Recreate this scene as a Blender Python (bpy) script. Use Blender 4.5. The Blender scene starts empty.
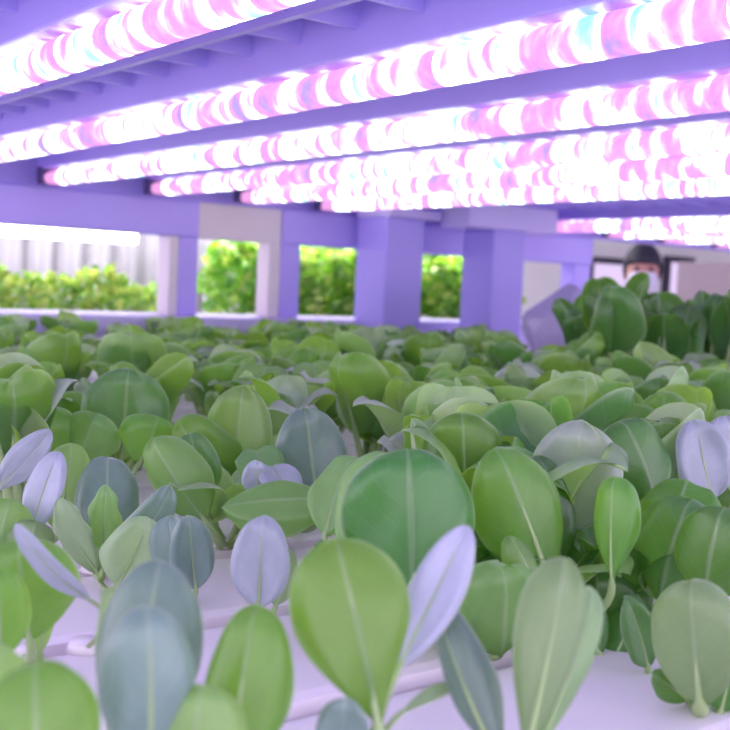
import bpy, bmesh, math, random
from mathutils import Vector, Matrix
R_ = random.Random(11)
SC = bpy.context.scene
COL = SC.collection
PI = math.pi

# ------------------------------------------------------------------ camera
FPX = 1100.0
YAW, PITCH, ROLL = math.radians(38), math.atan(80 / FPX), math.radians(2.58)
CAMZ = 0.28                     # camera height above the planting channels (z = 0)
F0 = Vector((math.sin(YAW), math.cos(YAW), 0)); R0 = Vector((math.cos(YAW), -math.sin(YAW), 0)); ZU = Vector((0, 0, 1))
FW = F0 * math.cos(PITCH) - ZU * math.sin(PITCH); U0 = ZU * math.cos(PITCH) + F0 * math.sin(PITCH)
RT = R0 * math.cos(ROLL) + U0 * math.sin(ROLL); UP = U0 * math.cos(ROLL) - R0 * math.sin(ROLL)
CAM = Vector((0, 0, CAMZ))
def at(px, py, d):              # world point seen at a pixel, at depth d in metres
    return CAM + (FW + RT * ((px - 365) / FPX) - UP * ((py - 365) / FPX)) * d
def proj(p):
    v = Vector(p) - CAM; k = v.dot(FW)
    return 365 + FPX * v.dot(RT) / k, 365 - FPX * v.dot(UP) / k, k
cd = bpy.data.cameras.new('camera'); cam = bpy.data.objects.new('camera', cd); COL.objects.link(cam)
m = Matrix((RT, UP, -FW)).transposed().to_4x4(); m.translation = CAM
cam.matrix_world = m
cd.sensor_width = 36; cd.lens = 36 * FPX / 730; cd.clip_start = 0.02; cd.clip_end = 60
cd.dof.use_dof = True; cd.dof.focus_distance = 1.05; cd.dof.aperture_fstop = 8.0
SC.camera = cam

# ------------------------------------------------------------------ materials
def mat(name, base, rough=.5, **kw):
    m = bpy.data.materials.new(name); m.use_nodes = True
    b = m.node_tree.nodes['Principled BSDF']
    b.inputs['Base Color'].default_value = (*base, 1); b.inputs['Roughness'].default_value = rough
    for k, v in kw.items():
        b.inputs[k.replace('_', ' ')].default_value = v
    return m
def noisy(m, base, amt=.08, scale=6.0, bump=0.0):
    nt = m.node_tree; N = nt.nodes; b = N['Principled BSDF']
    tc = N.new('ShaderNodeTexCoord'); no = N.new('ShaderNodeTexNoise'); no.inputs['Scale'].default_value = scale; no.inputs['Detail'].default_value = 5
    nt.links.new(tc.outputs['Object'], no.inputs['Vector'])
    mx = N.new('ShaderNodeMix'); mx.data_type = 'RGBA'
    mx.inputs['A'].default_value = (*[c * (1 - amt) for c in base], 1); mx.inputs['B'].default_value = (*[min(1, c * (1 + amt)) for c in base], 1)
    nt.links.new(no.outputs['Fac'], mx.inputs['Factor']); nt.links.new(mx.outputs['Result'], b.inputs['Base Color'])
    if bump:
        bp = N.new('ShaderNodeBump'); bp.inputs['Strength'].default_value = bump; bp.inputs['Distance'].default_value = .01
        nt.links.new(no.outputs['Fac'], bp.inputs['Height']); nt.links.new(bp.outputs['Normal'], b.inputs['Normal'])
    return m
VIOLET_TINT = (.49, .39, .93)  # violet lamp light on white steel, put into the rack colours
M = {}
M['lavender'] = noisy(mat('violet_lit_frame', VIOLET_TINT, .45), VIOLET_TINT, .06, 5)
M['lavender_pale'] = noisy(mat('pale_violet_lit_frame', (.64, .55, .92), .45), (.64, .55, .92), .06, 5)
M['tray'] = noisy(mat('overhead_tray_plastic', (.47, .385, .90), .5), (.47, .385, .90), .08, 8)  # tray colour carries the same violet light
M['lavender_deep'] = noisy(mat('deep_violet_lit_frame', (.40, .32, .86), .4), (.40, .32, .86), .06, 5)
M['plate_daylit_side'] = noisy(mat('cream_plate_daylit_side', (.78, .70, .72), .5), (.78, .70, .72), .05, 8)  # cream plate; on the post sides it stands for daylight
M['channel'] = noisy(mat('white_channel_plastic', (.96, .88, .93), .35), (.96, .88, .93), .04, 14, .05)
M['wall'] = noisy(mat('white_wall_paint', (.82, .80, .82), .7), (.82, .80, .82), .05, 2)
M['floor'] = noisy(mat('grey_floor_coating', (.42, .41, .45), .45), (.42, .41, .45), .12, 3)
M['ceiling'] = mat('ceiling_paint', (.7, .7, .72), .8)
M['dark'] = mat('dark_frame', (.035, .03, .06), .5)
M['bracket'] = mat('dark_violet_plastic', (.09, .07, .2), .5)
M['shelf'] = mat('white_shelf', (.82, .78, .86), .5)
M['beige'] = noisy(mat('beige_brown_laminate', (.36, .28, .33), .6), (.36, .28, .33), .08, 3)
M['hair'] = mat('dark_hair', (.02, .018, .035), .6)
M['skin'] = mat('skin', (.52, .24, .2), .5)
M['mask'] = mat('white_mask_cloth', (.72, .68, .8), .8)
M['coat'] = mat('white_coat_cloth', (.75, .72, .8), .8)
M['trousers'] = mat('dark_trouser_cloth', (.06, .06, .1), .8)
M['bag'] = noisy(mat('pale_lilac_bag_plastic', (.52, .45, .72), .4), (.52, .45, .72), .12, 10, .2)
M['grey_strip'] = noisy(mat('grey_white_strip', (.62, .60, .63), .5), (.62, .60, .63), .2, 4)

def emis(name, col, st):
    m = bpy.data.materials.new(name); m.use_nodes = True; N = m.node_tree.nodes; N.clear()
    e = N.new('ShaderNodeEmission'); e.inputs['Color'].default_value = (*col, 1); e.inputs['Strength'].default_value = st
    o = N.new('ShaderNodeOutputMaterial'); m.node_tree.links.new(e.outputs[0], o.inputs['Surface'])
    return m
M['white_glow'] = emis('white_lamp', (1, .97, 1), 4.0)
M['window_glow'] = emis('lit_window', (.78, .62, .95), .33)
M['cap_glow'] = emis('pink_lamp_end', (.30, .13, .28), 1.0)

def tube_mat():
    # clear LED tube: rows of white, pink and cyan diodes seen through a ribbed diffuser
    m = bpy.data.materials.new('led_tube'); m.use_nodes = True; nt = m.node_tree; N = nt.nodes; L = nt.links.new; N.clear()
    tc = N.new('ShaderNodeTexCoord'); oi = N.new('ShaderNodeObjectInfo')
    sep = N.new('ShaderNodeSeparateXYZ'); L(tc.outputs['Object'], sep.inputs[0])
    off = N.new('ShaderNodeMath'); off.operation = 'MULTIPLY_ADD'; off.inputs[1].default_value = 40; L(oi.outputs['Random'], off.inputs[0]); L(sep.outputs['Y'], off.inputs[2])
    cmb = N.new('ShaderNodeCombineXYZ'); L(off.outputs[0], cmb.inputs['Y']); 
    sx = N.new('ShaderNodeMath'); sx.operation = 'MULTIPLY'; sx.inputs[1].default_value = .4; L(sep.outputs['X'], sx.inputs[0]); L(sx.outputs[0], cmb.inputs['X'])
    sz = N.new('ShaderNodeMath'); sz.operation = 'MULTIPLY'; sz.inputs[1].default_value = .4; L(sep.outputs['Z'], sz.inputs[0]); L(sz.outputs[0], cmb.inputs['Z'])
    n1 = N.new('ShaderNodeTexNoise'); n1.inputs['Scale'].default_value = 32; n1.inputs['Detail'].default_value = 2.5; n1.inputs['Distortion'].default_value = .15; L(cmb.outputs[0], n1.inputs['Vector'])
    r1 = N.new('ShaderNodeValToRGB')
    cell = N.new('ShaderNodeMath'); cell.operation = 'MULTIPLY'; cell.inputs[1].default_value = 26; L(off.outputs[0], cell.inputs[0])
    flo = N.new('ShaderNodeMath'); flo.operation = 'FLOOR'; L(cell.outputs[0], flo.inputs[0])
    wn = N.new('ShaderNodeTexWhiteNoise'); wn.noise_dimensions = '1D'; L(flo.outputs[0], wn.inputs['W'])
    wm = N.new('ShaderNodeMapRange'); wm.inputs['To Min'].default_value = -.10; wm.inputs['To Max'].default_value = .115; L(wn.outputs['Value'], wm.inputs['Value'])
    ad = N.new('ShaderNodeMath'); ad.operation = 'ADD'; L(n1.outputs['Fac'], ad.inputs[0]); L(wm.outputs[0], ad.inputs[1]); L(ad.outputs[0], r1.inputs['Fac'])
    cr = r1.color_ramp; cr.elements[0].position = .26; cr.elements[0].color = (.09, .065, .19, 1)
    cr.elements[1].position = .76; cr.elements[1].color = (.07, .20, .19, 1)
    for p, c in ((.34, (.16, .062, .16, 1)), (.43, (.19, .075, .165, 1)), (.49, (.20, .12, .20, 1)), (.535, (.30, .30, .33, 1)), (.56, (.68, .76, .66, 1)), (.63, (.74, .84, .70, 1)), (.675, (.12, .24, .23, 1))):
        e = cr.elements.new(p); e.color = c
    n2 = N.new('ShaderNodeTexNoise'); n2.inputs['Scale'].default_value = 90; n2.inputs['Detail'].default_value = 2; L(tc.outputs['Object'], n2.inputs['Vector'])
    mr = N.new('ShaderNodeMapRange'); mr.inputs['To Min'].default_value = .72; mr.inputs['To Max'].default_value = 1.32; L(n2.outputs['Fac'], mr.inputs['Value'])
    e = N.new('ShaderNodeEmission'); L(r1.outputs['Color'], e.inputs['Color'])
    st = N.new('ShaderNodeMath'); st.operation = 'MULTIPLY'; st.inputs[1].default_value = TUBE_STRENGTH; L(mr.outputs[0], st.inputs[0]); L(st.outputs[0], e.inputs['Strength'])
    o = N.new('ShaderNodeOutputMaterial'); L(e.outputs[0], o.inputs['Surface'])
    return m
TUBE_STRENGTH = 2.1
M['tube'] = tube_mat()

def leaf_mat(name, top, under, glow, trans=.46, rough=.34, sheen=.0):
    m = bpy.data.materials.new(name); m.use_nodes = True; nt = m.node_tree; N = nt.nodes; L = nt.links.new
    b = N['Principled BSDF']; out = N['Material Output']
    uv = N.new('ShaderNodeUVMap'); sep = N.new('ShaderNodeSeparateXYZ'); L(uv.outputs[0], sep.inputs[0])
    def math_(op, a, bb=None, c=None):
        n = N.new('ShaderNodeMath'); n.operation = op
        for i, v in enumerate((a, bb, c)):
            if v is None: continue
            if isinstance(v, (int, float)): n.inputs[i].default_value = v
            else: L(v, n.inputs[i])
        return n.outputs[0]
    tc = N.new('ShaderNodeTexCoord')
    wob = N.new('ShaderNodeTexNoise'); wob.inputs['Scale'].default_value = 5; L(uv.outputs[0], wob.inputs['Vector'])
    u = math_('ABSOLUTE', math_('SUBTRACT', sep.outputs['X'], .5))
    mid = N.new('ShaderNodeMapRange'); mid.interpolation_type = 'SMOOTHSTEP'; L(u, mid.inputs['Value'])
    mid.inputs['From Min'].default_value = .012; mid.inputs['From Max'].default_value = .035; mid.inputs['To Min'].default_value = 1; mid.inputs['To Max'].default_value = 0
    ph = math_('ADD', math_('MULTIPLY', sep.outputs['Y'], 6.0), math_('MULTIPLY', u, -5.0))
    ph = math_('ADD', ph, math_('MULTIPLY', wob.outputs['Fac'], .5))
    fr = math_('ABSOLUTE', math_('SUBTRACT', math_('FRACT', ph), .5))
    sec = N.new('ShaderNodeMapRange'); sec.interpolation_type = 'SMOOTHSTEP'; L(fr, sec.inputs['Value'])
    sec.inputs['From Min'].default_value = .0; sec.inputs['From Max'].default_value = .055; sec.inputs['To Min'].default_value = .32; sec.inputs['To Max'].default_value = 0
    vein = math_('MAXIMUM', mid.outputs[0], sec.outputs[0])
    def edge(v, a, bb):
        n = N.new('ShaderNodeMapRange'); n.interpolation_type = 'SMOOTHSTEP'; L(v, n.inputs['Value']); n.inputs['From Min'].default_value = a; n.inputs['From Max'].default_value = bb; return n.outputs[0]
    vein_b = math_('MAXIMUM', math_('MULTIPLY', vein, .24), math_('MULTIPLY', math_('MAXIMUM', edge(u, .465, .5), edge(sep.outputs['Y'], .975, 1.0)), .5))
    no = N.new('ShaderNodeTexNoise'); no.inputs['Scale'].default_value = 3.5; no.inputs['Detail'].default_value = 4; L(uv.outputs[0], no.inputs['Vector'])
    oi = N.new('ShaderNodeObjectInfo')
    geo = N.new('ShaderNodeNewGeometry')
    def mix(f, a, c):
        n = N.new('ShaderNodeMix'); n.data_type = 'RGBA'
        if isinstance(f, (int, float)): n.inputs['Factor'].default_value = f
        else: L(f, n.inputs['Factor'])
        for k, v in (('A', a), ('B', c)):
            if isinstance(v, tuple): n.inputs[k].default_value = (*v, 1)
            else: L(v, n.inputs[k])
        return n.outputs['Result']
    side = mix(geo.outputs['Backfacing'], top, under)
    hs = N.new('ShaderNodeHueSaturation'); L(side, hs.inputs['Color'])
    mr = N.new('ShaderNodeMapRange'); L(oi.outputs['Random'], mr.inputs['Value']); mr.inputs['To Min'].default_value = .70; mr.inputs['To Max'].default_value = 1.25
    val = math_('MULTIPLY', mr.outputs[0], math_('ADD', math_('MULTIPLY', no.outputs['Fac'], .5), .75)); L(val, hs.inputs['Value'])
    hu = N.new('ShaderNodeMapRange'); L(math_('FRACT', math_('MULTIPLY', oi.outputs['Random'], 7.3)), hu.inputs['Value']); hu.inputs['To Min'].default_value = .498; hu.inputs['To Max'].default_value = .535; L(hu.outputs[0], hs.inputs['Hue'])
    col = mix(vein_b, hs.outputs['Color'], (.55, .65, .45))
    L(col, b.inputs['Base Color']); b.inputs['Roughness'].default_value = rough
    b.inputs['Sheen Weight'].default_value = sheen; b.inputs['Sheen Tint'].default_value = (.85, .85, 1, 1); b.inputs['Sheen Roughness'].default_value = .35
    b.inputs['Specular IOR Level'].default_value = .6; b.inputs['Coat Weight'].default_value = .5; b.inputs['Coat Roughness'].default_value = .25
    bp = N.new('ShaderNodeBump'); bp.inputs['Strength'].default_value = .35; bp.inputs['Distance'].default_value = .002
    L(math_('SUBTRACT', math_('MULTIPLY', no.outputs['Fac'], .6), vein), bp.inputs['Height']); L(bp.outputs['Normal'], b.inputs['Normal'])
    tr = N.new('ShaderNodeBsdfTranslucent'); L(mix(math_('MULTIPLY', vein, .35), glow, (.65, .8, .3)), tr.inputs['Color'])
    ms = N.new('ShaderNodeMixShader'); ms.inputs[0].default_value = trans
    L(b.outputs[0], ms.inputs[1]); L(tr.outputs[0], ms.inputs[2]); L(ms.outputs[0], out.inputs['Surface'])
    return m
M['green'] = leaf_mat('bright_green_leaf', (.27, .43, .18), (.16, .32, .06), (.44, .78, .06), .46)
M['deep'] = leaf_mat('deep_green_leaf', (.13, .27, .10), (.08, .20, .05), (.26, .58, .05), .40)
M['soft'] = leaf_mat('soft_green_leaf', (.42, .54, .36), (.24, .40, .13), (.48, .80, .12), .46)
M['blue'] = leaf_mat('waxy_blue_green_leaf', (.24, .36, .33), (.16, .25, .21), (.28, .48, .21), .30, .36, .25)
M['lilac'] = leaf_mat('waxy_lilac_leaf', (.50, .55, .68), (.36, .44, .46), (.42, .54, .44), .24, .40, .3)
M['grey'] = leaf_mat('grey_green_leaf', (.31, .44, .25), (.24, .36, .16), (.42, .64, .17), .38, .40, .15)
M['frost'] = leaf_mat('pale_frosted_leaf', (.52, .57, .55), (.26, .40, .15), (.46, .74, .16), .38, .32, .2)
M['stalk'] = mat('pale_green_stalk', (.34, .48, .20), .4, Subsurface_Weight=.0)
M['lime'] = leaf_mat('yellow_green_leaf', (.46, .56, .14), (.50, .60, .17), (.66, .80, .12))
M['jungle'] = leaf_mat('mid_green_leaf', (.14, .34, .03), (.18, .38, .05), (.30, .62, .03))

# ------------------------------------------------------------------ object helpers
def link(name, me, material, parent=None):
    o = bpy.data.objects.new(name, me); COL.objects.link(o)
    if material is not None and not me.materials: me.materials.append(material)
    if parent is not None: o.parent = parent
    return o
def build(name, bm, material, parent=None, smooth=False):
    me = bpy.data.meshes.new(name); bmesh.ops.recalc_face_normals(bm, faces=bm.faces)
    bm.to_mesh(me); bm.free()
    if smooth:
        for p in me.polygons: p.use_smooth = True
    return link(name, me, material, parent)
def tag(o, label=None, cat=None, group=None, kind=None):
    for k, v in (('label', label), ('category', cat), ('group', group), ('kind', kind)):
        if v: o[k] = v
    return o
def empty(name, loc=(0, 0, 0), label=None, cat=None, group=None):
    o = bpy.data.objects.new(name, None); COL.objects.link(o); o.location = loc; o.empty_display_size = .02
    return tag(o, label, cat, group)
def box(bm, x0, x1, y0, y1, z0, z1, bev=0.0):
    r = bmesh.ops.create_cube(bm, size=1.0)
    for v in r['verts']:
        v.co = Vector(((x0 + x1) / 2 + v.co.x * (x1 - x0), (y0 + y1) / 2 + v.co.y * (y1 - y0), (z0 + z1) / 2 + v.co.z * (z1 - z0)))
    if bev:
        es = list({e for v in r['verts'] for e in v.link_edges})
        bmesh.ops.bevel(bm, geom=es, offset=bev, segments=2, affect='EDGES', profile=.6)
    return bm
def BM(): return bmesh.new()
def rod(bm, p, q, r, r2=None, seg=14):
    p, q = Vector(p), Vector(q); d = q - p
    rot = d.to_track_quat('Z', 'Y').to_matrix().to_4x4(); rot.translation = (p + q) / 2
    bmesh.ops.create_cone(bm, cap_ends=True, segments=seg, radius1=r, radius2=r if r2 is None else r2, depth=d.length, matrix=rot)
    return bm

# ------------------------------------------------------------------ the room
FZ = -1.2
def struct(name, x0, x1, y0, y1, z0, z1, mt):
    return tag(build(name, box(BM(), x0, x1, y0, y1, z0, z1), mt), kind='structure')
struct('floor', -4, 12.2, -4, 8.2, FZ - .1, FZ, M['floor'])
struct('wall_back', -4, 12.2, 8.0, 8.2, FZ, 2.0, M['wall'])
struct('wall_right', 12.0, 12.2, -4, 8.0, FZ, 2.0, M['wall'])
struct('ceiling', -4, 12.2, -4, 8.2, 2.0, 2.1, M['ceiling'])
def window(n, px0, px1, py0, py1, mull):
    w = empty('window_%d' % n); tag(w, kind='structure')
    Y = 7.98
    def onY(px, py):
        d = FW + RT * ((px - 365) / FPX) - UP * ((py - 365) / FPX); return CAM + d * (Y / d.y)
    a, b = onY(px0, py0), onY(px1, py1)
    x0, x1, z0, z1 = a.x, b.x, b.z, a.z
    bm = BM(); t = .07
    box(bm, x0 - t, x1 + t, Y - .05, Y + .02, z1, z1 + t); box(bm, x0 - t, x1 + t, Y - .05, Y + .02, z0 - t, z0)
    box(bm, x0 - t, x0, Y - .05, Y + .02, z0, z1); box(bm, x1, x1 + t, Y - .05, Y + .02, z0, z1)
    if mull: box(bm, (x0 + x1) / 2 - .02, (x0 + x1) / 2 + .02, Y - .04, Y + .02, z0, z1)
    build('window_frame', bm, M['dark'], w)
    build('window_pane', box(BM(), x0, x1, Y - .01, Y + .01, z0, z1), M['window_glow'], w)
window(1, 591, 625, 263, 291, False)
window(2, 668, 686, 262, 296, False)

# ------------------------------------------------------------------ the grow rack (frame, overhead tray)
rack = empty('grow_rack', (0, 0, 0), 'rack frame tinted violet for the lamp light, with posts, crossbeam and ribbed tray over the plants', 'rack')
YE = 3.30                                               # plane of the far crossbeam
ZB, ZT = .415, .535
build('crossbeam', box(BM(), -.1, 1.842, YE, YE + .10, ZB, ZT, .006), M['lavender'], rack)
tag(build('crossbeam', box(BM(), 2.185, 3.85, YE, YE + .10, ZB, ZT, .006), M['lavender'], rack))
wp = build('end_plate', box(box(BM(), 1.842, 2.185, YE + .015, YE + .09, ZB - .002, ZT, .005), 1.95, 2.11, YE + .008, YE + .02, ZB + .004, ZB + .02), M['plate_daylit_side'], rack)
tag(wp, 'cream plate between the lavender beams')
def post(x0, x1, y0, y1, z0, z1, mt='lavender', name='post'):
    return build(name, box(BM(), x0, x1, y0, y1, z0, z1, .006), M[mt], rack)
post(1.775, 1.845, YE + .005, YE + .09, .15, ZB)
tag(post(1.738, 1.7745, YE + .01, YE + .09, .15, ZB, 'plate_daylit_side'), 'cream post side, daylight put into its colour')  # left face of the post, with daylight put into its colour
post(2.182, 2.264, YE + .005, YE + .09, .15, ZB)
tag(post(2.133, 2.1815, YE + .01, YE + .09, .15, ZB, 'plate_daylit_side'), 'cream post side, daylight put into its colour')  # second post, same daylight in the colour of its left face
post(3.74, 3.845, YE + .005, YE + .09, .15, ZB)
post(2.475, 2.65, 3.075, 3.25, 0, .527, 'lavender_deep')
post(2.865, 3.03, 2.93, 3.095, 0, .507, 'lavender_deep')
build('cap_beam', box(BM(), 2.74, 3.20, 2.93, 3.09, .507, .60, .005), M['lavender_pale'], rack)
build('cap_beam', box(BM(), 2.47, 2.72, 3.06, 3.25, .527, .56, .004), M['lavender_pale'], rack)
build('end_fascia', box(BM(), -.1, 6.0, YE + .03, YE + .07, ZT, .66), M['lavender'], rack)
build('end_rail', box(BM(), -.1, 4.2, 3.22, YE + .25, -.10, .15, .008), M['lavender_pale'], rack)
DZ = .68
build('tray_plate', box(BM(), -.9, 6.0, -.6, YE + .03, DZ, DZ + .02), M['tray'], rack)
TX = [.215, .575, .94, 1.30, 1.655, 1.99, 2.325]       # lamps of the first bay
TX2 = [3.50, 3.90, 4.30, 4.72, 5.12, 5.52]
bm = BM()
y = -.55
while y < YE:
    box(bm, -.9, 6.0, y, y + .008, .622, DZ - .0002); y += .135
for a, b in zip(TX[:-1] + TX2[:-1], TX[1:] + TX2[1:]):
    xm = a + (b - a) * .6
    box(bm, xm - .006, xm + .006, -.58, YE, .615, DZ - .0004)
build('tray_ribs', bm, M['tray'], rack)
# supports under the bed down to the floor
for (x, y_) in ((.0, 3.3), (4.0, 3.3), (.4, -.2), (4.0, -.2)):
    build('foot', box(BM(), x - .04, x + .04, y_ - .04, y_ + .04, FZ, -.11), M['lavender'], rack)
build('bed_frame', box(BM(), -.5, 4.2, -.3, 3.215, -.11, -.055), M['lavender_pale'], rack)

# ------------------------------------------------------------------ lamps
ORD = ['first', 'second', 'third', 'fourth', 'fifth', 'sixth', 'seventh', 'eighth', 'ninth', 'tenth', 'eleventh', 'twelfth', 'thirteenth', 'fourteenth',
       'fifteenth', 'sixteenth', 'seventeenth', 'eighteenth', 'nineteenth', 'twentieth', 'twenty-first', 'twenty-second', 'twenty-third', 'twenty-fourth', 'twenty-fifth', 'twenty-sixth']
def lamp(x, label, z=.56, y1=YE - .03, y0=-.55, r=.0245):
    t = empty('grow_light', (x, y1, z), label, 'grow light', 'LED grow light bars under the overhead tray')
    build('housing', box(BM(), -.036, .036, y0 - y1, .0, .026, .118, .004), M['lavender'], t)
    bm = BM(); rod(bm, (0, y0 - y1 + .02, 0), (0, -.10, 0), r, seg=20)
    build('tube', bm, M['tube'], t, True)
    bm = BM(); rod(bm, (0, -.10, 0), (0, -.012, 0), r * 1.02, r * .72, seg=20)
    build('end_cap', bm, M['cap_glow'], t, True)
    build('bracket', box(box(BM(), -.034, .034, -.012, .004, -.02, .03, .003), -.036, -.030, -.04, .0, -.012, .03), M['bracket'], t)
    return t
for i, x in enumerate(TX):
    lab = ['LED grow light bar cut off at the top left corner, above all others', 'wide bright LED grow light bar across the top left corner',
           'longest LED grow light bar, running into the top right corner', 'LED grow light bar directly below the longest bar, pink end near the left',
           'second LED grow light bar below the longest bar', 'third LED grow light bar below the longest bar',
           'lowest LED grow light bar before the two wide posts'][i]
    lamp(x, lab)
for x in (-.15, -.51):  # unseen bars added to brighten the front of the bed
    lamp(x, 'unseen LED grow light bar added beyond the top left corner to brighten the front bed')
for i, x in enumerate(TX2):
    lamp(x, ['short LED grow light bar starting just right of the square-capped post', 'second short LED grow light bar right of the square-capped post',
             'third short LED grow light bar, above the head of the masked person', 'fourth short LED grow light bar, at the right edge', 'fifth short LED grow light bar, low at the right edge',
             'rearmost short LED grow light bar, lowest at the right edge'][i])

# ------------------------------------------------------------------ planting channels
PITCHY = .19
for k in range(21):
    y0 = .02 + k * PITCHY
    if y0 + .14 > 3.215: break
    bm = BM(); box(bm, -.48, 4.15, y0, y0 + .170, -.055, 0, .012)
    o = build('planting_channel', bm, M['channel'], None, False)
    tag(o, 'white planting channel under the leaves, %s from the front' % ORD[k], 'planting channel', 'white planting channels of the bed')

# ------------------------------------------------------------------ leaves
def frames(pts):
    t = []
    for i in range(len(pts)):
        a = pts[max(i - 1, 0)]; b = pts[min(i + 1, len(pts) - 1)]
        t.append((b - a).normalized())
    return t
def blade_width(s, shape):
    s = min(max(s, 0), 1)
    if shape == 'round': x = 2 * s ** .95 - 1; return max(0, 1 - abs(x) ** 2.3) ** (.5 if x > 0 else .6)
    if shape == 'egg':   x = 2 * s ** .9 - 1; return max(0, 1 - abs(x) ** 2.1) ** (.5 if x > 0 else .75)
    if shape == 'spoon': x = 2 * s ** 1.5 - 1; return max(0, 1 - abs(x) ** 2.2) ** (.5 if x > 0 else .9)
    if shape == 'long':  x = 2 * s ** 1.05 - 1; return max(0, 1 - abs(x) ** 1.9) ** (.6 if x > 0 else .85)
def blade_mesh(name, cfun, nfun, W, theta, shape='round', rim=.08, rip=.03, nv=16, nu=10, rng=R_, mt=None, notch=0):
    """cfun(s) centre line, nfun(s) adaxial normal; theta > 0 cups towards the normal"""
    ss = [(1 - math.cos(PI * i / nv)) / 2 for i in range(nv + 1)]
    pts = [cfun(s) for s in ss]; ts = frames(pts)
    ph = [rng.uniform(0, 6.28) for _ in range(4)]
    verts, uvs, faces = [], [], []
    L = sum((pts[i + 1] - pts[i]).length for i in range(nv))
    for i, s in enumerate(ss):
        n = nfun(s); n = (n - ts[i] * n.dot(ts[i])).normalized(); x = ts[i].cross(n).normalized()
        w = W / 2 * max(blade_width(s, shape), .012)
        for j in range(nu + 1):
            u = -1 + 2 * j / nu
            a = u * theta
            if abs(theta) > 1e-3:
                dx = w * math.sin(a) / theta; dn = w * (1 - math.cos(a)) / theta
            else: dx, dn = w * u, 0
            edge = max(abs(u), 2 * s - 1 if s > .5 else 0)
            e = max(0, (edge - .70) / .30)
            dn -= rim * W * e * e * .6
            dn += rip * W * (math.sin(9 * s + ph[0] + 2 * u) * u * u + .6 * math.sin(5 * u + 4 * s + ph[1]) * .5)
            dn += .02 * W * math.exp(-(u * 7) ** 2) * -1
            if notch and abs(u) > .9: dx *= 1 + notch * math.sin(21 * s + ph[2] + (3 if u > 0 else 0))
            verts.append(pts[i] + x * dx + n * dn); uvs.append((j / nu, s))
    for i in range(nv):
        for j in range(nu):
            a = i * (nu + 1) + j; faces.append((a, a + 1, a + nu + 2, a + nu + 1))
    me = bpy.data.meshes.new(name); me.from_pydata([tuple(v) for v in verts], [], faces)
    ul = me.uv_layers.new(name='UVMap')
    for p in me.polygons:
        p.use_smooth = True
        for li in p.loop_indices: ul.data[li].uv = uvs[me.loops[li].vertex_index]
    if mt: me.materials.append(mt)
    return me
def tube_geo(pts, rad, normal=None, seg=7, flat=1.0):
    ts = frames(pts); verts, faces = [], []
    for i, p in enumerate(pts):
        n = normal[i] if normal else Vector((0, 1, 0))
        n = (n - ts[i] * n.dot(ts[i])).normalized(); x = ts[i].cross(n)
        for k in range(seg):
            a = 2 * PI * k / seg
            verts.append(p + (x * math.cos(a) + n * math.sin(a) * flat) * rad[i])
    for i in range(len(pts) - 1):
        for k in range(seg):
            faces.append((i * seg + k, i * seg + (k + 1) % seg, (i + 1) * seg + (k + 1) % seg, (i + 1) * seg + k))
    faces.append(tuple(range(seg))[::-1]); faces.append(tuple((len(pts) - 1) * seg + k for k in range(seg)))
    return verts, faces
def tube_mesh(name, pts, rad, normal=None, seg=7, flat=1.0, mt=None):
    v, f = tube_geo(pts, rad, normal, seg, flat)
    me = bpy.data.meshes.new(name); me.from_pydata([tuple(q) for q in v], [], f)
    for p in me.polygons: p.use_smooth = True
    if mt: me.materials.append(mt)
    return me

def arc_leaf(L, W, a0, a1, pf, theta, mt, stalk_r=.0055, shape='round', nv=14, nu=8, merged=False, rng=R_, rim=.08):
    """a leaf growing from the origin, leaning towards +Y; returns (blade mesh, stalk mesh or None)"""
    n = 60; P = [Vector((0, 0, 0))]; A = []
    for i in range(n):
        s = (i + .5) / n; a = a0 + (a1 - a0) * s ** 2.4; A.append(a)
        P.append(P[-1] + Vector((0, math.sin(a), math.cos(a))) * (L / n))
    def c(s):
        f = min(max(s, 0), 1) * n; i = min(int(f), n - 1); return P[i].lerp(P[i + 1], f - i)
    def nn(s):
        a = a0 + (a1 - a0) * min(max(s, 0), 1) ** 2.4; return Vector((0, -math.cos(a), math.sin(a)))
    bl = blade_mesh('leaf', lambda s: c(pf + (1 - pf) * s), lambda s: nn(pf + (1 - pf) * s), W, theta, shape, nv=nv, nu=nu, rng=rng, mt=mt, rim=rim)
    ss = [i / 11 * (pf + (1 - pf) * .75) for i in range(12)]
    rad = [stalk_r * (1.25 - .35 * (s / pf) if s < pf else .9 * (1 - (s - pf) / (1 - pf) * 1.12)) for s in ss]
    sp = [c(s) - nn(s) * rad[i] * .55 for i, s in enumerate(ss)]
    st = tube_mesh('stalk', sp, [max(r, .0006) for r in rad], [nn(s) for s in ss], 7, .6, M['stalk'])
    return bl, st

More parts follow.
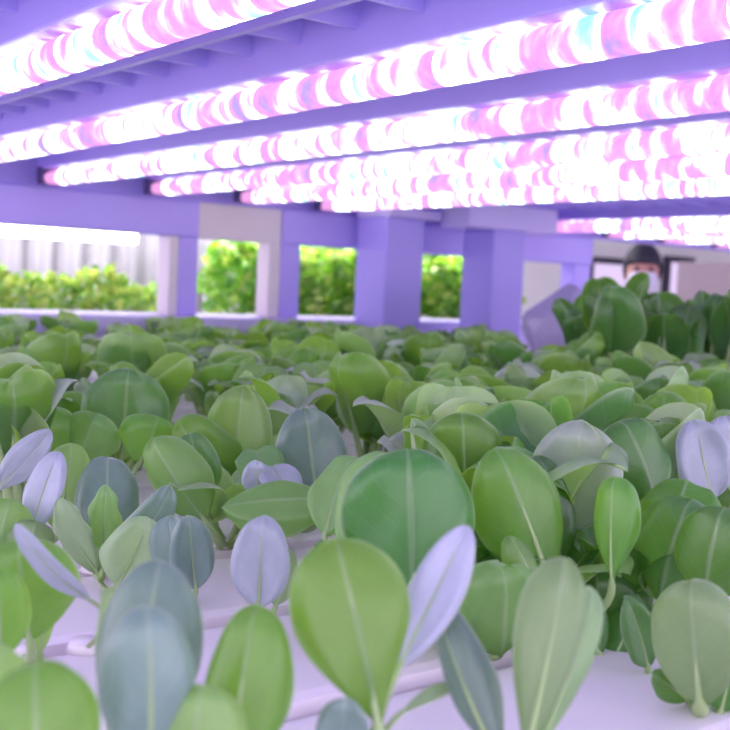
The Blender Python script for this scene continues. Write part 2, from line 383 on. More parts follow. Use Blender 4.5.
def bezier(p, q, r):
    return lambda s: p * (1 - s) ** 2 + q * (2 * s * (1 - s)) + r * s * s
def hero_leaf(root, b, t, wpx, db, dt, turn=0, theta=.5, bend=.1, mt='green', shape='round', side=1, rim=.06, rip=.03, stalk=True, sr=.003, curl=0, notch=0, mid=True):
    """a leaf placed where the photograph shows it: blade base b, tip t (pixels), at depths db, dt; root = its plant"""
    if side == -1: theta, bend = abs(theta), -abs(bend)
    o = root.location
    pb, pt = at(*b, db), at(*t, dt)
    ax = (pt - pb).normalized(); L = (pt - pb).length
    tc = (CAM - (pb + pt) / 2); n = (tc - ax * tc.dot(ax)).normalized()
    n = Matrix.Rotation(math.radians(turn), 3, ax) @ n
    n = n * side
    ctrl = (pb + pt) / 2 + n * (bend * L) + ax * (curl * L)
    c = bezier(pb - o, ctrl - o, pt - o)
    W = wpx / FPX * (db + dt) / 2 * (abs(theta) / math.sin(abs(theta))); rim = (.16 + rim * 1.6) * (-1 if side == -1 else 1); rip = rip * 1.8
    me = blade_mesh('leaf', c, lambda s: n, W, theta, shape, rim=rim, rip=rip, nv=24, nu=16, mt=M[mt], notch=notch)
    lf = link('leaf', me, None, root)
    if stalk:
        base = Vector((0, 0, 0))
        d0 = (pb - o); tb = (c(.05) - c(0)).normalized()
        cc = bezier(base, d0 - tb * (d0.length * .28), d0)
        pts = [cc(i / 8) for i in range(9)]
        nr = [n] * 9; rad = [sr * (1.5 - .5 * i / 8) for i in range(9)]
        if mid:
            for i in range(1, 11):
                s = i / 10 * .8; pts.append(c(s) - n * sr * .25); nr.append(n); rad.append(max(sr * .5 * (1 - s * 1.2), .0003))
        link('stalk', tube_mesh('stalk', pts, rad, nr, 8, .7, M['stalk']), None, lf)
    return lf
def plant_root(name, px, d, label, cat, group=None):
    p = CAM + F0 * d + R0 * ((px - 365) / FPX * d); p.z = 0
    r = empty(name, p, label, cat, group)
    # small foam collar where the stalks come out of the channel
    bm = BM(); bmesh.ops.create_cone(bm, cap_ends=True, segments=16, radius1=.014, radius2=.011, depth=.008, matrix=Matrix.Translation((0, 0, .0042)))
    build('collar', bm, M['channel'], r, True)
    return r

HERO = []
def H(px, d, label, name='bok_choy', cat='bok choy', group='plants in the front of the bed'):
    r = plant_root(name, px, d, label, cat, group); HERO.append(r.location.copy()); return r

# ---- front of the bed, hand placed
h = H(432, .86, 'mature bok choy with the big round dull green leaf at the centre of the bed')
hero_leaf(h, (412, 590), (408, 446), 138, .80, .80, 4, -.55, .10, 'deep', 'round', -1, rim=.05, sr=.006)
hero_leaf(h, (350, 560), (388, 447), 74, .86, .87, -50, .7, .16, 'green', 'egg', 1)
hero_leaf(h, (500, 655), (505, 572), 98, .84, .78, 20, -.5, .12, 'soft', 'round', -1)
hero_leaf(h, (465, 500), (462, 412), 82, .98, .97, 5, -.4, .10, 'green', 'round', -1)
hero_leaf(h, (325, 535), (352, 452), 60, .92, .95, -35, .7, .1, 'green', 'egg', 1)
hero_leaf(h, (455, 560), (415, 416), 38, .99, 1.0, 30, .8, .08, 'soft', 'egg', 1)
h = H(548, .90, 'mature bok choy with egg-shaped upright green leaves right of the centre leaf')
hero_leaf(h, (548, 580), (496, 446), 92, .86, .85, 12, -.6, .14, 'green', 'egg', -1, sr=.006)
hero_leaf(h, (560, 575), (540, 452), 76, .90, .91, 35, -.6, .12, 'deep', 'egg', -1)
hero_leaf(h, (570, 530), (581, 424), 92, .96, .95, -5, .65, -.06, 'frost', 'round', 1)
hero_leaf(h, (612, 585), (613, 475), 50, .84, .84, -18, -.9, .10, 'green', 'spoon', -1)
hero_leaf(h, (535, 590), (508, 534), 34, .80, .80, 25, -.9, .2, 'soft', 'egg', -1)
h = H(655, .92, 'mature bok choy with dark broad overlapping leaves at the right edge')
hero_leaf(h, (655, 500), (622, 418), 84, 1.0, 1.0, 25, -.5, .12, 'deep', 'round', -1)
hero_leaf(h, (668, 545), (690, 474), 92, .92, .95, -10, -.7, .22, 'green', 'round', -1)
hero_leaf(h, (660, 600), (690, 496), 100, .88, .86, -12, -.6, .2, 'deep', 'round', -1)
hero_leaf(h, (705, 600), (722, 505), 92, .83, .82, -15, -.6, .16, 'deep', 'round', -1)
hero_leaf(h, (648, 668), (628, 598), 40, .82, .80, 30, .6, .1, 'deep', 'egg', 1)
hero_leaf(h, (600, 660), (596, 570), 110, .93, .9, 0, -.5, .12, 'deep', 'round', -1)
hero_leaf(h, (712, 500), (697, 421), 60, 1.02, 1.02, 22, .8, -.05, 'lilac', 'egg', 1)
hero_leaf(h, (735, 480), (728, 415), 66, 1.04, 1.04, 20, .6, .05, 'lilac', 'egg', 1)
h = H(715, .76, 'low bok choy with one large grey green leaf at the lower right corner')
hero_leaf(h, (700, 705), (690, 582), 92, .73, .71, -8, -.55, .14, 'grey', 'round', -1, sr=.005)
hero_leaf(h, (720, 712), (735, 640), 70, .75, .75, 20, -.5, .1, 'deep', 'round', -1)
hero_leaf(h, (688, 700), (655, 676), 30, .76, .74, 10, -.5, .1, 'deep', 'egg', -1)
h = H(600, .86, 'young dark green bok choy low behind the split grey leaf')
hero_leaf(h, (600, 655), (565, 598), 70, .86, .85, 10, -.5, .1, 'deep', 'round', -1)
hero_leaf(h, (612, 662), (640, 608), 60, .87, .88, -10, -.5, .1, 'deep', 'round', -1)

h = H(378, .58, 'young plant with tall broad lit green leaf in front of the centre', 'young_bok_choy', 'seedling')
hero_leaf(h, (380, 735), (335, 534), 122, .56, .57, 6, -.35, .16, 'green', 'spoon', -1, rim=.04, sr=.0042)
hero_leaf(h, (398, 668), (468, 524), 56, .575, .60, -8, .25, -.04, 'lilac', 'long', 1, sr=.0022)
hero_leaf(h, (402, 712), (458, 684), 17, .58, .60, -30, .5, .18, 'grey', 'long', 1, sr=.0016)
hero_leaf(h, (340, 760), (345, 704), 54, .56, .55, 0, .4, -.1, 'blue', 'egg', 1)
h = H(530, .57, 'young plant with tall grey green split pointed leaf in front right', 'young_bok_choy', 'seedling')
hero_leaf(h, (524, 760), (566, 556), 70, .56, .57, 14, -.45, .10, 'grey', 'spoon', -1, sr=.0035)
hero_leaf(h, (530, 765), (596, 586), 56, .575, .60, 28, -.3, .10, 'grey', 'spoon', -1, sr=.003)
hero_leaf(h, (500, 760), (436, 600), 56, .57, .60, -28, -.7, .14, 'blue', 'long', -1, sr=.0032)
h = H(155, .54, 'blurred bluish waxy seedling with two upright rounded leaves at lower left', 'young_bok_choy', 'seedling')
hero_leaf(h, (150, 770), (148, 606), 98, .50, .49, 6, -.9, .16, 'blue', 'egg', -1, rim=.03)
hero_leaf(h, (135, 735), (160, 556), 108, .56, .58, -6, -.7, .14, 'blue', 'egg', -1, rim=.03)
hero_leaf(h, (110, 690), (112, 585), 46, .58, .60, 40, .6, .1, 'soft', 'egg', 1)
h = H(235, .54, 'blurred seedling with a curled green leaf beside the bluish leaves', 'young_bok_choy', 'seedling')
hero_leaf(h, (232, 770), (256, 602), 92, .54, .55, -12, -.8, .12, 'green', 'egg', -1, sr=.0036)
hero_leaf(h, (190, 800), (200, 684), 104, .50, .50, 0, -.6, .14, 'soft', 'round', -1)
h = H(25, .50, 'large blurred green seedling at the bottom left corner', 'young_bok_choy', 'seedling')
hero_leaf(h, (40, 800), (35, 655), 122, .46, .47, -5, -.5, .2, 'green', 'round', -1)
hero_leaf(h, (-20, 760), (-10, 640), 90, .5, .5, -5, -.5, .2, 'soft', 'round', -1)
h = H(30, .78, 'seedling at the left edge with broad soft green leaves', 'young_bok_choy', 'seedling')
hero_leaf(h, (30, 640), (18, 538), 106, .72, .71, -10, -.45, .16, 'green', 'round', -1)
hero_leaf(h, (0, 660), (-4, 566), 70, .66, .66, 8, -.5, .16, 'green', 'round', -1)
hero_leaf(h, (40, 655), (42, 578), 30, .77, .76, 10, -.7, .08, 'soft', 'egg', -1)
h = H(92, .80, 'thin seedling with a single narrow lilac leaf slanting up to the left edge', 'young_bok_choy', 'seedling')
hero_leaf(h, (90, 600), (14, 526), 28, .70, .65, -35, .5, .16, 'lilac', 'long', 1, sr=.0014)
h = H(100, 1.02, 'small feathery seedling with a spray of grey leaves at the left', 'young_bok_choy', 'seedling')
hero_leaf(h, (102, 572), (106, 486), 34, 1.0, 1.0, 5, .4, -.06, 'green', 'long', 1, notch=.12)
hero_leaf(h, (98, 574), (58, 498), 36, 1.0, .97, -30, .5, .14, 'grey', 'long', 1, notch=.1)
hero_leaf(h, (112, 566), (172, 488), 46, 1.0, .96, 25, .3, .22, 'blue', 'egg', 1)
hero_leaf(h, (118, 585), (150, 520), 66, .95, .93, 15, .4, .16, 'soft', 'egg', 1)
hero_leaf(h, (106, 540), (108, 452), 64, 1.05, 1.08, 0, -.5, .12, 'blue', 'round', -1)
h = H(188, .92, 'small bluish seedling with thin stems left of the white gap', 'young_bok_choy', 'seedling')
hero_leaf(h, (196, 590), (190, 520), 46, .92, .90, 8, .5, -.12, 'blue', 'egg', 1, sr=.002)
hero_leaf(h, (182, 590), (168, 514), 50, .93, .93, -16, .5, .14, 'blue', 'round', 1, sr=.002)
h = H(262, .84, 'small pale lilac seedling with a cupped leaf and white midrib', 'young_bok_choy', 'seedling')
hero_leaf(h, (258, 608), (262, 518), 60, .83, .83, -8, .6, -.06, 'lilac', 'egg', 1, sr=.0022)
hero_leaf(h, (276, 605), (288, 545), 34, .84, .86, 30, .5, .1, 'grey', 'egg', 1, sr=.0022)
h = H(20, 1.08, 'waxy lilac seedling against the left edge of the bed', 'young_bok_choy', 'seedling')
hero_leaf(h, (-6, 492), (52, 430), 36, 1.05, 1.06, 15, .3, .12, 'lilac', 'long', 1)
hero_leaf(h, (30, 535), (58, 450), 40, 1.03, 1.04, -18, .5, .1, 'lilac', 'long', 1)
hero_leaf(h, (60, 530), (72, 440), 56, 1.08, 1.1, 0, -.4, .12, 'soft', 'round', -1)
hero_leaf(h, (-5, 560), (10, 498), 60, 1.0, 1.0, 0, -.4, .12, 'soft', 'round', -1)
hero_leaf(h, (25, 560), (36, 520), 50, 1.0, 1.0, 5, -.4, .12, 'grey', 'round', -1)
h = H(232, 1.14, 'mature bok choy with a wide pale leaf lying sideways left of centre')
hero_leaf(h, (205, 520), (150, 436), 62, 1.08, 1.08, -15, -.6, .16, 'soft', 'egg', -1)
hero_leaf(h, (222, 508), (330, 500), 62, 1.02, 1.0, -30, -.7, .16, 'soft', 'egg', -1, stalk=False)
hero_leaf(h, (205, 500), (190, 432), 46, 1.12, 1.12, 10, .5, .08, 'deep', 'egg', 1)
hero_leaf(h, (262, 500), (255, 462), 34, 1.08, 1.06, -15, .5, .1, 'lilac', 'egg', 1)
hero_leaf(h, (290, 500), (272, 462), 46, 1.05, 1.08, 30, .5, .1, 'lilac', 'egg', 1)
hero_leaf(h, (265, 480), (255, 446), 50, 1.12, 1.15, 15, .5, .1, 'green', 'round', 1)
h = H(270, 1.30, 'mature bok choy with two tall rounded leaves, one green, one bluish')
hero_leaf(h, (232, 488), (242, 387), 70, 1.28, 1.28, -6, .5, -.08, 'green', 'egg', 1)
hero_leaf(h, (318, 505), (306, 409), 74, 1.16, 1.16, 8, .5, -.08, 'blue', 'egg', 1)
hero_leaf(h, (250, 500), (176, 420), 60, 1.3, 1.26, -20, -.5, .16, 'green', 'round', -1)
h = H(120, 1.42, 'mature bok choy with one broad dark green leaf facing front, left side')
hero_leaf(h, (122, 452), (128, 371), 88, 1.42, 1.42, -4, .45, -.08, 'deep', 'round', 1)
hero_leaf(h, (140, 462), (158, 418), 60, 1.34, 1.32, 15, -.5, .14, 'green', 'round', -1)
hero_leaf(h, (80, 462), (96, 414), 60, 1.34, 1.32, -15, -.5, .14, 'soft', 'round', -1)
hero_leaf(h, (60, 470), (30, 410), 70, 1.34, 1.32, -15, -.5, .14, 'green', 'round', -1)

# low outer leaves of the hand placed mature plants
fr = random.Random(77)
def low_leaves(root, n, a_first, mats_, Ls=(.09, .13)):
    for i in range(n):
        a = a_first + i * 2 * PI / n + fr.uniform(-.3, .3)
        bl, st = arc_leaf(fr.uniform(*Ls), fr.uniform(.055, .08), math.radians(fr.uniform(22, 40)), math.radians(fr.uniform(60, 85)), .35, fr.uniform(.5, .9), M[fr.choice(mats_)], .0045, 'round', rng=fr, rim=.2)
        lf = link('leaf', bl, None, root); lf.rotation_euler = (0, 0, a); lf.location = (-math.sin(a) * .008, math.cos(a) * .008, .002)
        link('stalk', st, None, lf)
for o in list(SC.objects):
    if o.parent is None and o.name.startswith('bok_choy') and o.get('group') == 'plants in the front of the bed' and 'low' not in o['label'].split():
        low_leaves(o, 6, fr.uniform(0, 1), ['green', 'deep', 'soft', 'green'])

# ---- the dense bed behind: prototypes, then copies
def make_proto(seed, tall=False):
    rng = random.Random(seed)
    root = empty('bok_choy', (0, 0, 0))
    bm = BM(); bmesh.ops.create_cone(bm, cap_ends=True, segments=12, radius1=.014, radius2=.011, depth=.008, matrix=Matrix.Translation((0, 0, .0042)))
    n = rng.choice((8, 9)) if not tall else 9
    a = rng.uniform(0, 6.28)
    for i in range(n):
        inner = i >= n - 3
        Lg = rng.uniform(.135, .185) * (1.0 if not inner else .9); W = rng.uniform(.094, .128) * (1 if not inner else .8)
        a0 = math.radians(rng.uniform(8, 26) if not inner else rng.uniform(2, 9)); a1 = math.radians(rng.uniform(22, 72) if not inner else rng.uniform(8, 40))
        pf = .36
        if tall: Lg *= 1.75; W *= 1.12; a0 *= .45; a1 *= .6; pf = .48
        mt = rng.choice(['green', 'soft', 'frost', 'deep', 'green', 'frost', 'green', 'soft'] if not tall else ['deep'])
        th = rng.uniform(.6, 1.15)
        bl, st = arc_leaf(Lg, W, a0, a1, pf, th, M[mt], .0058 if not tall else .008, rng.choice(['round', 'round', 'egg']), rng=rng, rim=rng.uniform(.15, .38) * rng.choice((1, -1)))
        lf = link('leaf', bl, None, root); lf.rotation_euler = (0, 0, a); lf.location = (-math.sin(a) * .008, math.cos(a) * .008, .002)
        link('stalk', st, None, lf)
        a += 2.399 + rng.uniform(-.25, .25)
    return root
def copy_plant(root, loc, rz, sc, tilt, label, cat, group, rng):
    r = root.copy(); COL.objects.link(r); r.location = loc; r.rotation_euler = (tilt[0], tilt[1], rz); r.scale = (sc, sc, sc * rng.uniform(.95, 1.05))
    tag(r, label, cat, group)
    for ch in root.children:
        c = ch.copy(); COL.objects.link(c); c.parent = r
        c.rotation_euler = (ch.rotation_euler.x + rng.uniform(-.12, .12), ch.rotation_euler.y + rng.uniform(-.12, .12), ch.rotation_euler.z + rng.uniform(-.3, .3))
        for g in ch.children:
            d = g.copy(); COL.objects.link(d); d.parent = c
    return r
protos = [make_proto(100 + i) for i in range(8)]
talls = [make_proto(300 + i, True) for i in range(3)]

rng = random.Random(5)
spots = {}
SP = .172
for k in range(17):
    y0 = .02 + k * PITCHY + .085
    if y0 > 3.16: break
    row = []
    x = -.4 + (k % 2) * SP / 2
    while x < 3.5:
        p = Vector((x + rng.uniform(-.022, .022), y0 + rng.uniform(-.02, .02), 0)); x += SP
        px, py, d = proj(p + Vector((0, 0, .08)))
        if d < .95: continue
        marg = 70 * 1.5 / max(d, 1.0)
        if px < -marg or px > 730 + marg: continue
        lim = 1.50 if 40 < px < 190 else (1.38 if 190 <= px < 340 else (1.16 if px < 340 else .98))
        if d < lim: continue
        if min((p - q).length for q in HERO) < .07: continue
        if 2.40 < p.x < 2.74 and p.y > 3.0: continue
        if 2.80 < p.x < 3.12 and 2.86 < p.y < 3.17: continue
        tall = px > 572 and d > 2.5
        if px > 505 and px < 600 and d > 2.75: continue                 # the bag stands here
        if tall and d > 3.35: continue
        row.append((p, tall))
    if row: spots[k] = row
used = []
for ri, (k, row) in enumerate(sorted(spots.items())):
    shorts = [q for q in row if not q[1]]; tl = [q for q in row if q[1]]
    for i, (p, _) in enumerate(shorts):
        lab = 'bok choy in the %s slanting row back of the dense bed, %s from the left' % (ORD[ri], ORD[i])
        pr = rng.choice(protos)
        copy_plant(pr, p, rng.uniform(0, 6.28), rng.uniform(.84, 1.06) * (1 - .13 * min(1, max(0, (p.y - 1.5) / 1.2))), (rng.uniform(-.08, .08), rng.uniform(-.08, .08)), lab, 'bok choy', 'bok choy plants of the dense bed', rng)
    for i, (p, _) in enumerate(tl):
        lab = 'tall dark bok choy at the right, %s slanting row, %s from the left' % (ORD[ri], ORD[i])
        copy_plant(rng.choice(talls), p, rng.uniform(0, 6.28), rng.uniform(.82, 1.05), (rng.uniform(-.05, .05), rng.uniform(-.05, .05)), lab, 'bok choy', 'tall bok choy plants at the right', rng)
for pr in protos + talls:
    for ch in list(pr.children):
        for g in list(ch.children): bpy.data.objects.remove(g)
        bpy.data.objects.remove(ch)
    bpy.data.objects.remove(pr)

# ------------------------------------------------------------------ bag on the bed behind the square-capped post
def bag():
    bm = BM(); bmesh.ops.create_icosphere(bm, subdivisions=4, radius=1)
    rg = random.Random(4)
    dirs = [(Vector((rg.gauss(0, 1), rg.gauss(0, 1), rg.gauss(0, 1))).normalized(), rg.uniform(.62, .95)) for _ in range(30)]
    for v in bm.verts:
        n = v.co.normalized(); r = 1.15
        for d, h_ in dirs:
            c = n.dot(d)
            if c > .05: r = min(r, h_ / c)
        v.co = n * r
        v.co.x *= .15; v.co.y *= .10; v.co.z *= .19
        v.co.x += .03 * (v.co.z / .19)
        v.co.z = max(v.co.z, -.165)
    return build('bag', bm, M['bag'], None, False)
b = bag(); b.location = (2.86, 2.58, .166); b.rotation_euler = (0, 0, -.6)
tag(b, 'pale lilac crumpled bag standing among the plants right of the square-capped post', 'bag')

# ------------------------------------------------------------------ the rack beyond
far = empty('shelf_rack', (0, 0, 0), 'white shelf of the next rack, beyond the lavender crossbeam', 'shelf')
build('shelf_board', box(BM(), .6, 5.6, 4.45, 5.25, .04, .085, .004), M['shelf'], far)
for x in (.7, 5.5):
    build('leg', box(BM(), x - .03, x + .03, 5.15, 5.21, FZ, .04), M['shelf'], far)
    build('leg', box(BM(), x - .03, x + .03, 4.5, 4.56, FZ, .04), M['shelf'], far)
o = build('light_panel', box(BM(), 1.0, 2.33, 4.75, 4.85, .425, .475, .01), M['white_glow'])
tag(o, 'white glowing light panel beyond the crossbeam at the left', 'lamp')
o2 = build('light_panel', box(BM(), 2.62, 4.7, 4.72, 4.88, .475, .51, .01), M['white_glow'])
tag(o2, 'white glowing light panel over the bushy green plants between the posts', 'lamp')
build('hanger', rod(rod(BM(), (2.9, 4.8, .505), (2.9, 4.8, 2.0), .004, seg=6), (4.4, 4.8, .505), (4.4, 4.8, 2.0), .004, seg=6), M['bracket'], o2)
rod_bm = BM()
for x in (1.3, 2.1): rod(rod_bm, (x, 4.8, .47), (x, 4.8, 2.0), .004, seg=6)
build('hanger', rod_bm, M['bracket'], o)
# strip curtain behind it
bm = BM(); n = 120; prev = None
for i in range(n + 1):
    x = 1.5 + i * (3.4 - 1.5) / n; yy = 6.0 + .05 * math.sin(i * .55) + .03 * math.sin(i * 1.7)
    a = bm.verts.new((x, yy, -.6)); c = bm.verts.new((x, yy, .9))
    if prev: bm.faces.new((prev[0], a, c, prev[1]))
    prev = (a, c)
o = build('strip_curtain', bm, M['grey_strip'], None, True); sm = o.modifiers.new('thick', 'SOLIDIFY'); sm.thickness = .006
tag(o, 'grey white strip curtain hanging behind the yellow green plants at the left', 'curtain')
rail = build('curtain_rail', box(BM(), 1.45, 3.45, 5.97, 6.05, .9, .94), M['shelf'], o)
build('hanger', rod(rod(BM(), (1.6, 6.01, .93), (1.6, 6.01, 2.0), .006, seg=6), (3.3, 6.01, .93), (3.3, 6.01, 2.0), .006, seg=6), M['shelf'], rail)

def bush_mesh(seed, w, h, nl, mts, ls):
    """one bushy leaf vegetable: stems and rounded leaves around them"""
    rg = random.Random(seed); V, Fc, mi, UV = [], [], [], []
    for i in range(nl):
        z = h * rg.random() ** .75; rr = w / 2 * (.35 + .65 * math.sin(PI * min(1, .15 + .8 * z / h))); a = rg.uniform(0, 2 * PI); r = rr * math.sqrt(rg.random())
        p = Vector((r * math.cos(a), r * math.sin(a), max(z, .02)))
        out = Vector((math.cos(a), math.sin(a), rg.uniform(-.1, 1.0))).normalized()
        t = (out + Vector((rg.uniform(-.6, .6), rg.uniform(-.6, .6), rg.uniform(-.4, .6)))).normalized(); x = t.cross(Vector((rg.gauss(0, 1), rg.gauss(0, 1), rg.gauss(0, 1)))).normalized(); nn = t.cross(x)
        L = ls * rg.uniform(.7, 1.3); W = L * .75; b0 = len(V); kk = rg.randrange(len(mts))
        prof = [(0, .08), (.25, .75), (.55, 1.0), (.85, .62), (1, .1)]
        for s, q in prof:
            for u in (-1, 0, 1):
                V.append(p + t * (L * s) + x * (W / 2 * q * u) + nn * (.12 * L * (abs(u) * .9 - s * s))); UV.append(((u + 1) / 2, s))
        for r_ in range(4):
            for c_ in range(2):
                q = b0 + r_ * 3 + c_; Fc.append((q, q + 1, q + 4, q + 3)); mi.append(kk)
    me = bpy.data.meshes.new('foliage'); me.from_pydata([tuple(v) for v in V], [], Fc)
    for m_ in mts: me.materials.append(m_)
    ul = me.uv_layers.new(name='UVMap')
    for p, k in zip(me.polygons, mi):
        p.material_index = k; p.use_smooth = True
        for li in p.loop_indices: ul.data[li].uv = UV[me.loops[li].vertex_index]
    return me
def stems_mesh(seed, w, h):
    rg = random.Random(seed); bm = BM()
    for i in range(6):
        a = rg.uniform(0, 6.28); rod(bm, (.01 * math.cos(a), .01 * math.sin(a), 0), (w * .3 * math.cos(a), w * .3 * math.sin(a), h * .8), .005, .002, 6)
    me = bpy.data.meshes.new('stems'); bm.to_mesh(me); bm.free(); me.materials.append(M['stalk']); return me
kinds = {'jungle': [(bush_mesh(s, .36, .36, 260, [M['jungle'], M['jungle'], M['green'], M['lime']], .07), stems_mesh(s, .36, .36)) for s in (1, 2, 3)],
         'lime': [(bush_mesh(s, .26, .21, 150, [M['lime'], M['lime'], M['soft'], M['jungle']], .055), stems_mesh(s, .26, .21)) for s in (4, 5)]}
def bush(kind, x, y, label, group, sc=1.0):
    r = empty('leafy_bush', (x, y, .085), label, 'leafy plant', group); r.scale = (sc, sc, sc); r.rotation_euler = (0, 0, rng.uniform(0, 6))
    me = rng.choice(kinds[kind]); link('foliage', me[0], None, r); link('stems', me[1], None, r)
for i in range(6):
    bush('lime', 1.60 + i * .17, 4.72 + rng.uniform(-.05, .05), 'low yellow green leafy plant on the far shelf, %s from the left' % ORD[i], 'yellow green plants on the far shelf', rng.uniform(.7, .98) if i < 4 else .65)
for i in range(8):
    bush('jungle', 2.86 + i * .245, 4.72 + rng.uniform(-.06, .06), 'bushy bright green plant on the far shelf seen between the posts, %s from the left' % ORD[i], 'bushy green plants on the far shelf', rng.uniform(.85, .98))

for i in range(7):
    bush('jungle', 3.05 + i * .29, 5.03 + rng.uniform(-.04, .04), 'bushy green plant in the back row of the far shelf, %s from the left' % ORD[i], 'bushy green plants in the back row of the far shelf', rng.uniform(1.0, 1.12))
# ------------------------------------------------------------------ cabinet and person far right
cb = empty('cabinet', (5.98, 4.15, FZ), 'beige brown cabinet behind the tall plants at the right edge', 'cabinet')
build('body', box(BM(), -.02, .8, -.4, .25, 0, 1.72, .008), M['beige'], cb)
build('door', box(BM(), .02, .38, -.418, -.4, .06, 1.68, .004), M['beige'], cb)
d2 = build('door', box(BM(), .40, .77, -.418, -.4, .06, 1.68, .004), M['beige'], cb)
build('handle', rod(BM(), (.43, -.43, .85), (.43, -.43, 1.0), .008, seg=8), M['dark'], d2)

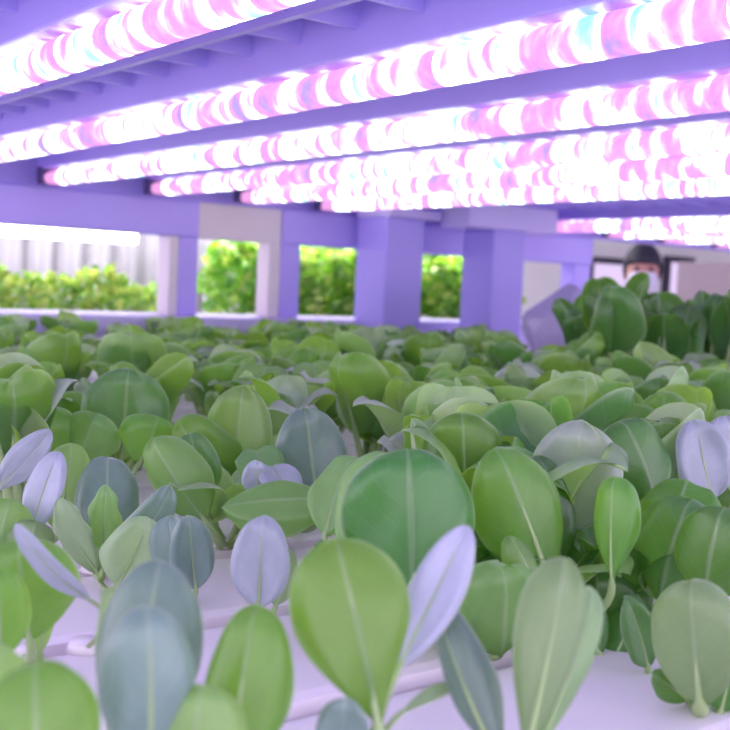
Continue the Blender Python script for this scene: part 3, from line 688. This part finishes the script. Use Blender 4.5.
def person(loc, rz):
    root = empty('person', loc, 'person with dark hair and white face mask standing behind the tall plants', 'person'); root.rotation_euler = (0, 0, rz)
    def skin(name, pts, edges, rads, mt, parent, rootv=0, lv=2):
        me = bpy.data.meshes.new(name); me.from_pydata(pts, edges, []); o = link(name, me, mt, parent)
        md = o.modifiers.new('skin', 'SKIN'); md.use_smooth_shade = True
        for i, r in enumerate(rads):
            me.skin_vertices[0].data[i].radius = (r, r) if isinstance(r, (int, float)) else r
            me.skin_vertices[0].data[i].use_root = (i == rootv)
        s = o.modifiers.new('sub', 'SUBSURF'); s.levels = lv; s.render_levels = lv
        return o
    def body_pts():
        P = [(0, 0, .92), (0, 0, 1.10), (0, .01, 1.30), (0, 0, 1.43), (0, -.01, 1.50), (0, -.02, 1.56)]
        E = [(0, 1), (1, 2), (2, 3), (3, 4), (4, 5)]; Rr = [(.155, .11), (.14, .10), (.165, .11), (.10, .08), .055, .05]
        for s in (-1, 1):
            b = len(P)
            P += [(s * .10, 0, .84), (s * .10, -.01, .48), (s * .10, .02, .09), (s * .10, -.12, .04)]
            E += [(0, b), (b, b + 1), (b + 1, b + 2), (b + 2, b + 3)]; Rr += [.085, .06, .042, .035]
            b = len(P)
            P += [(s * .19, 0, 1.40), (s * .24, -.04, 1.12), (s * .19, -.26, 1.02), (s * .17, -.34, 1.01)]
            E += [(3, b), (b, b + 1), (b + 1, b + 2), (b + 2, b + 3)]; Rr += [.062, .045, .034, .026]
            w = b + 3
            for f in range(4):
                b = len(P); xx = s * (.145 + .017 * f)
                P += [(xx, -.42, 1.005), (xx, -.455, .985 + .004 * f), (xx, -.475, .96)]
                E += [(w, b), (b, b + 1), (b + 1, b + 2)]; Rr += [.009, .008, .007]
            b = len(P); P += [(s * .135, -.37, .995), (s * .125, -.40, .98)]; E += [(w, b), (b, b + 1)]; Rr += [.010, .008]
        return P, E, Rr
    P, E, Rr = body_pts()
    bm0 = skin('body', P, E, Rr, M['skin'], root)
    # head: shaped ellipsoid with brow, nose, chin, ears
    bm = BM(); bmesh.ops.create_uvsphere(bm, u_segments=28, v_segments=20, radius=1)
    for v in bm.verts:
        x, y, z = v.co
        w = .077 * (1 - .22 * max(0, -z) ** 1.5); dpt = .098
        v.co = Vector((x * w, y * dpt - (.012 if z < -.3 and y < 0 else 0), z * .118))
        if abs(x) < .2 and y < -.8 and -.38 < z < .12: v.co.y -= .022 * (1 - abs(x) / .2) * (.12 - z) / .5
        if abs(z - .12) < .12 and y < -.75 and .25 < abs(x) < .55: v.co.y += .008
    for s in (-1, 1):
        mm = Matrix.Translation((s * .078, .008, -.005)) @ Matrix.Diagonal((.012, .022, .034, 1))
        bmesh.ops.create_uvsphere(bm, u_segments=10, v_segments=8, radius=1, matrix=mm)
    hd = build('head', bm, M['skin'], root, True); hd.location = (0, -.015, 1.61); hd.scale = (1.1, 1.1, 1.1)
    bm = BM()
    for s in (-1, 1): bmesh.ops.create_uvsphere(bm, u_segments=10, v_segments=8, radius=.011, matrix=Matrix.Translation((s * .032, -.085, .014)))
    build('eyes', bm, M['hair'], hd, True)
    bm = BM(); bmesh.ops.create_uvsphere(bm, u_segments=28, v_segments=20, radius=1)
    for v in bm.verts:
        x, y, z = v.co
        front = max(0, -y - .25)
        v.co = Vector((x * .092, y * .112 + .014, z * .124 + .02))
        if v.co.z < .035 and y < -.15: v.co.y = max(v.co.y, -.02)
        if z < -.35: v.co.x *= .9
    build('hair', bm, M['hair'], hd, True)
    bm = BM(); bmesh.ops.create_uvsphere(bm, u_segments=20, v_segments=14, radius=1)
    for v in bm.verts:
        x, y, z = v.co; v.co = Vector((x * .074, min(y, .2) * .066 - .056, max(-.9, min(.8, z * 1.25)) * .058 - .045))
    build('mask', bm, M['mask'], hd, True)
    # coat over torso and arms
    P = [(0, 0, .70), (0, 0, .95), (0, 0, 1.12), (0, .01, 1.30), (0, 0, 1.43), (0, -.005, 1.485)]
    E = [(0, 1), (1, 2), (2, 3), (3, 4), (4, 5)]; Rr = [(.19, .15), (.18, .135), (.165, .125), (.185, .135), (.125, .10), .068]
    for s in (-1, 1):
        b = len(P); P += [(s * .19, 0, 1.40), (s * .24, -.04, 1.12), (s * .195, -.24, 1.022)]; E += [(4, b), (b, b + 1), (b + 1, b + 2)]; Rr += [.078, .062, .05]
    skin('coat', P, E, Rr, M['coat'], root)
    P, E, Rr = [(0, 0, .88)], [], [(.15, .115)]
    for s in (-1, 1):
        b = len(P); P += [(s * .10, 0, .80), (s * .10, -.01, .48), (s * .10, .015, .10)]; E += [(0, b), (b, b + 1), (b + 1, b + 2)]; Rr += [.098, .075, .062]
    skin('trousers', P, E, Rr, M['trousers'], root)
pl = at(642, 275, 5.75)
person((pl.x, pl.y, FZ), math.radians(-48))

# ------------------------------------------------------------------ light
def area(name, loc, rot, sx, sy, power, col):
    l = bpy.data.lights.new(name, 'AREA'); l.shape = 'RECTANGLE'; l.size = sx; l.size_y = sy; l.energy = power; l.color = col
    o = bpy.data.objects.new(name, l); COL.objects.link(o); o.location = loc; o.rotation_euler = rot; return o
area('room_fill_light', (2.6, 5.6, 1.95), (0, 0, 0), 2.6, 1.2, 20, (1, .97, 1))  # unseen light added for the far wall and shelf, as is the next
area('room_fill_light', (5.0, 6.2, 1.95), (0, 0, 0), 2.6, 1.2, 20, (.95, .9, 1))
area('room_fill_light', (-.8, -1.8, 1.95), (math.radians(-20), 0, 0), 2.0, 1.5, 170, (1, .92, 1))  # unseen fill added behind the camera to brighten the bed
area('room_fill_light', (4.2, -2.2, 1.95), (math.radians(-20), 0, 0), 2.0, 1.5, 110, (1, .92, 1))  # another unseen fill, added on the right for the bed
w = bpy.data.worlds.new('world'); SC.world = w; w.use_nodes = True
w.node_tree.nodes['Background'].inputs[0].default_value = (.88, .78, 1, 1); w.node_tree.nodes['Background'].inputs[1].default_value = 1.0

SC.view_settings.view_transform = 'Standard'; SC.view_settings.look = 'None'; SC.view_settings.exposure = 1.72; SC.view_settings.gamma = 1
SC.view_settings.use_curve_mapping = False
SC.cycles.max_bounces = 8; SC.cycles.transmission_bounces = 4; SC.cycles.diffuse_bounces = 4
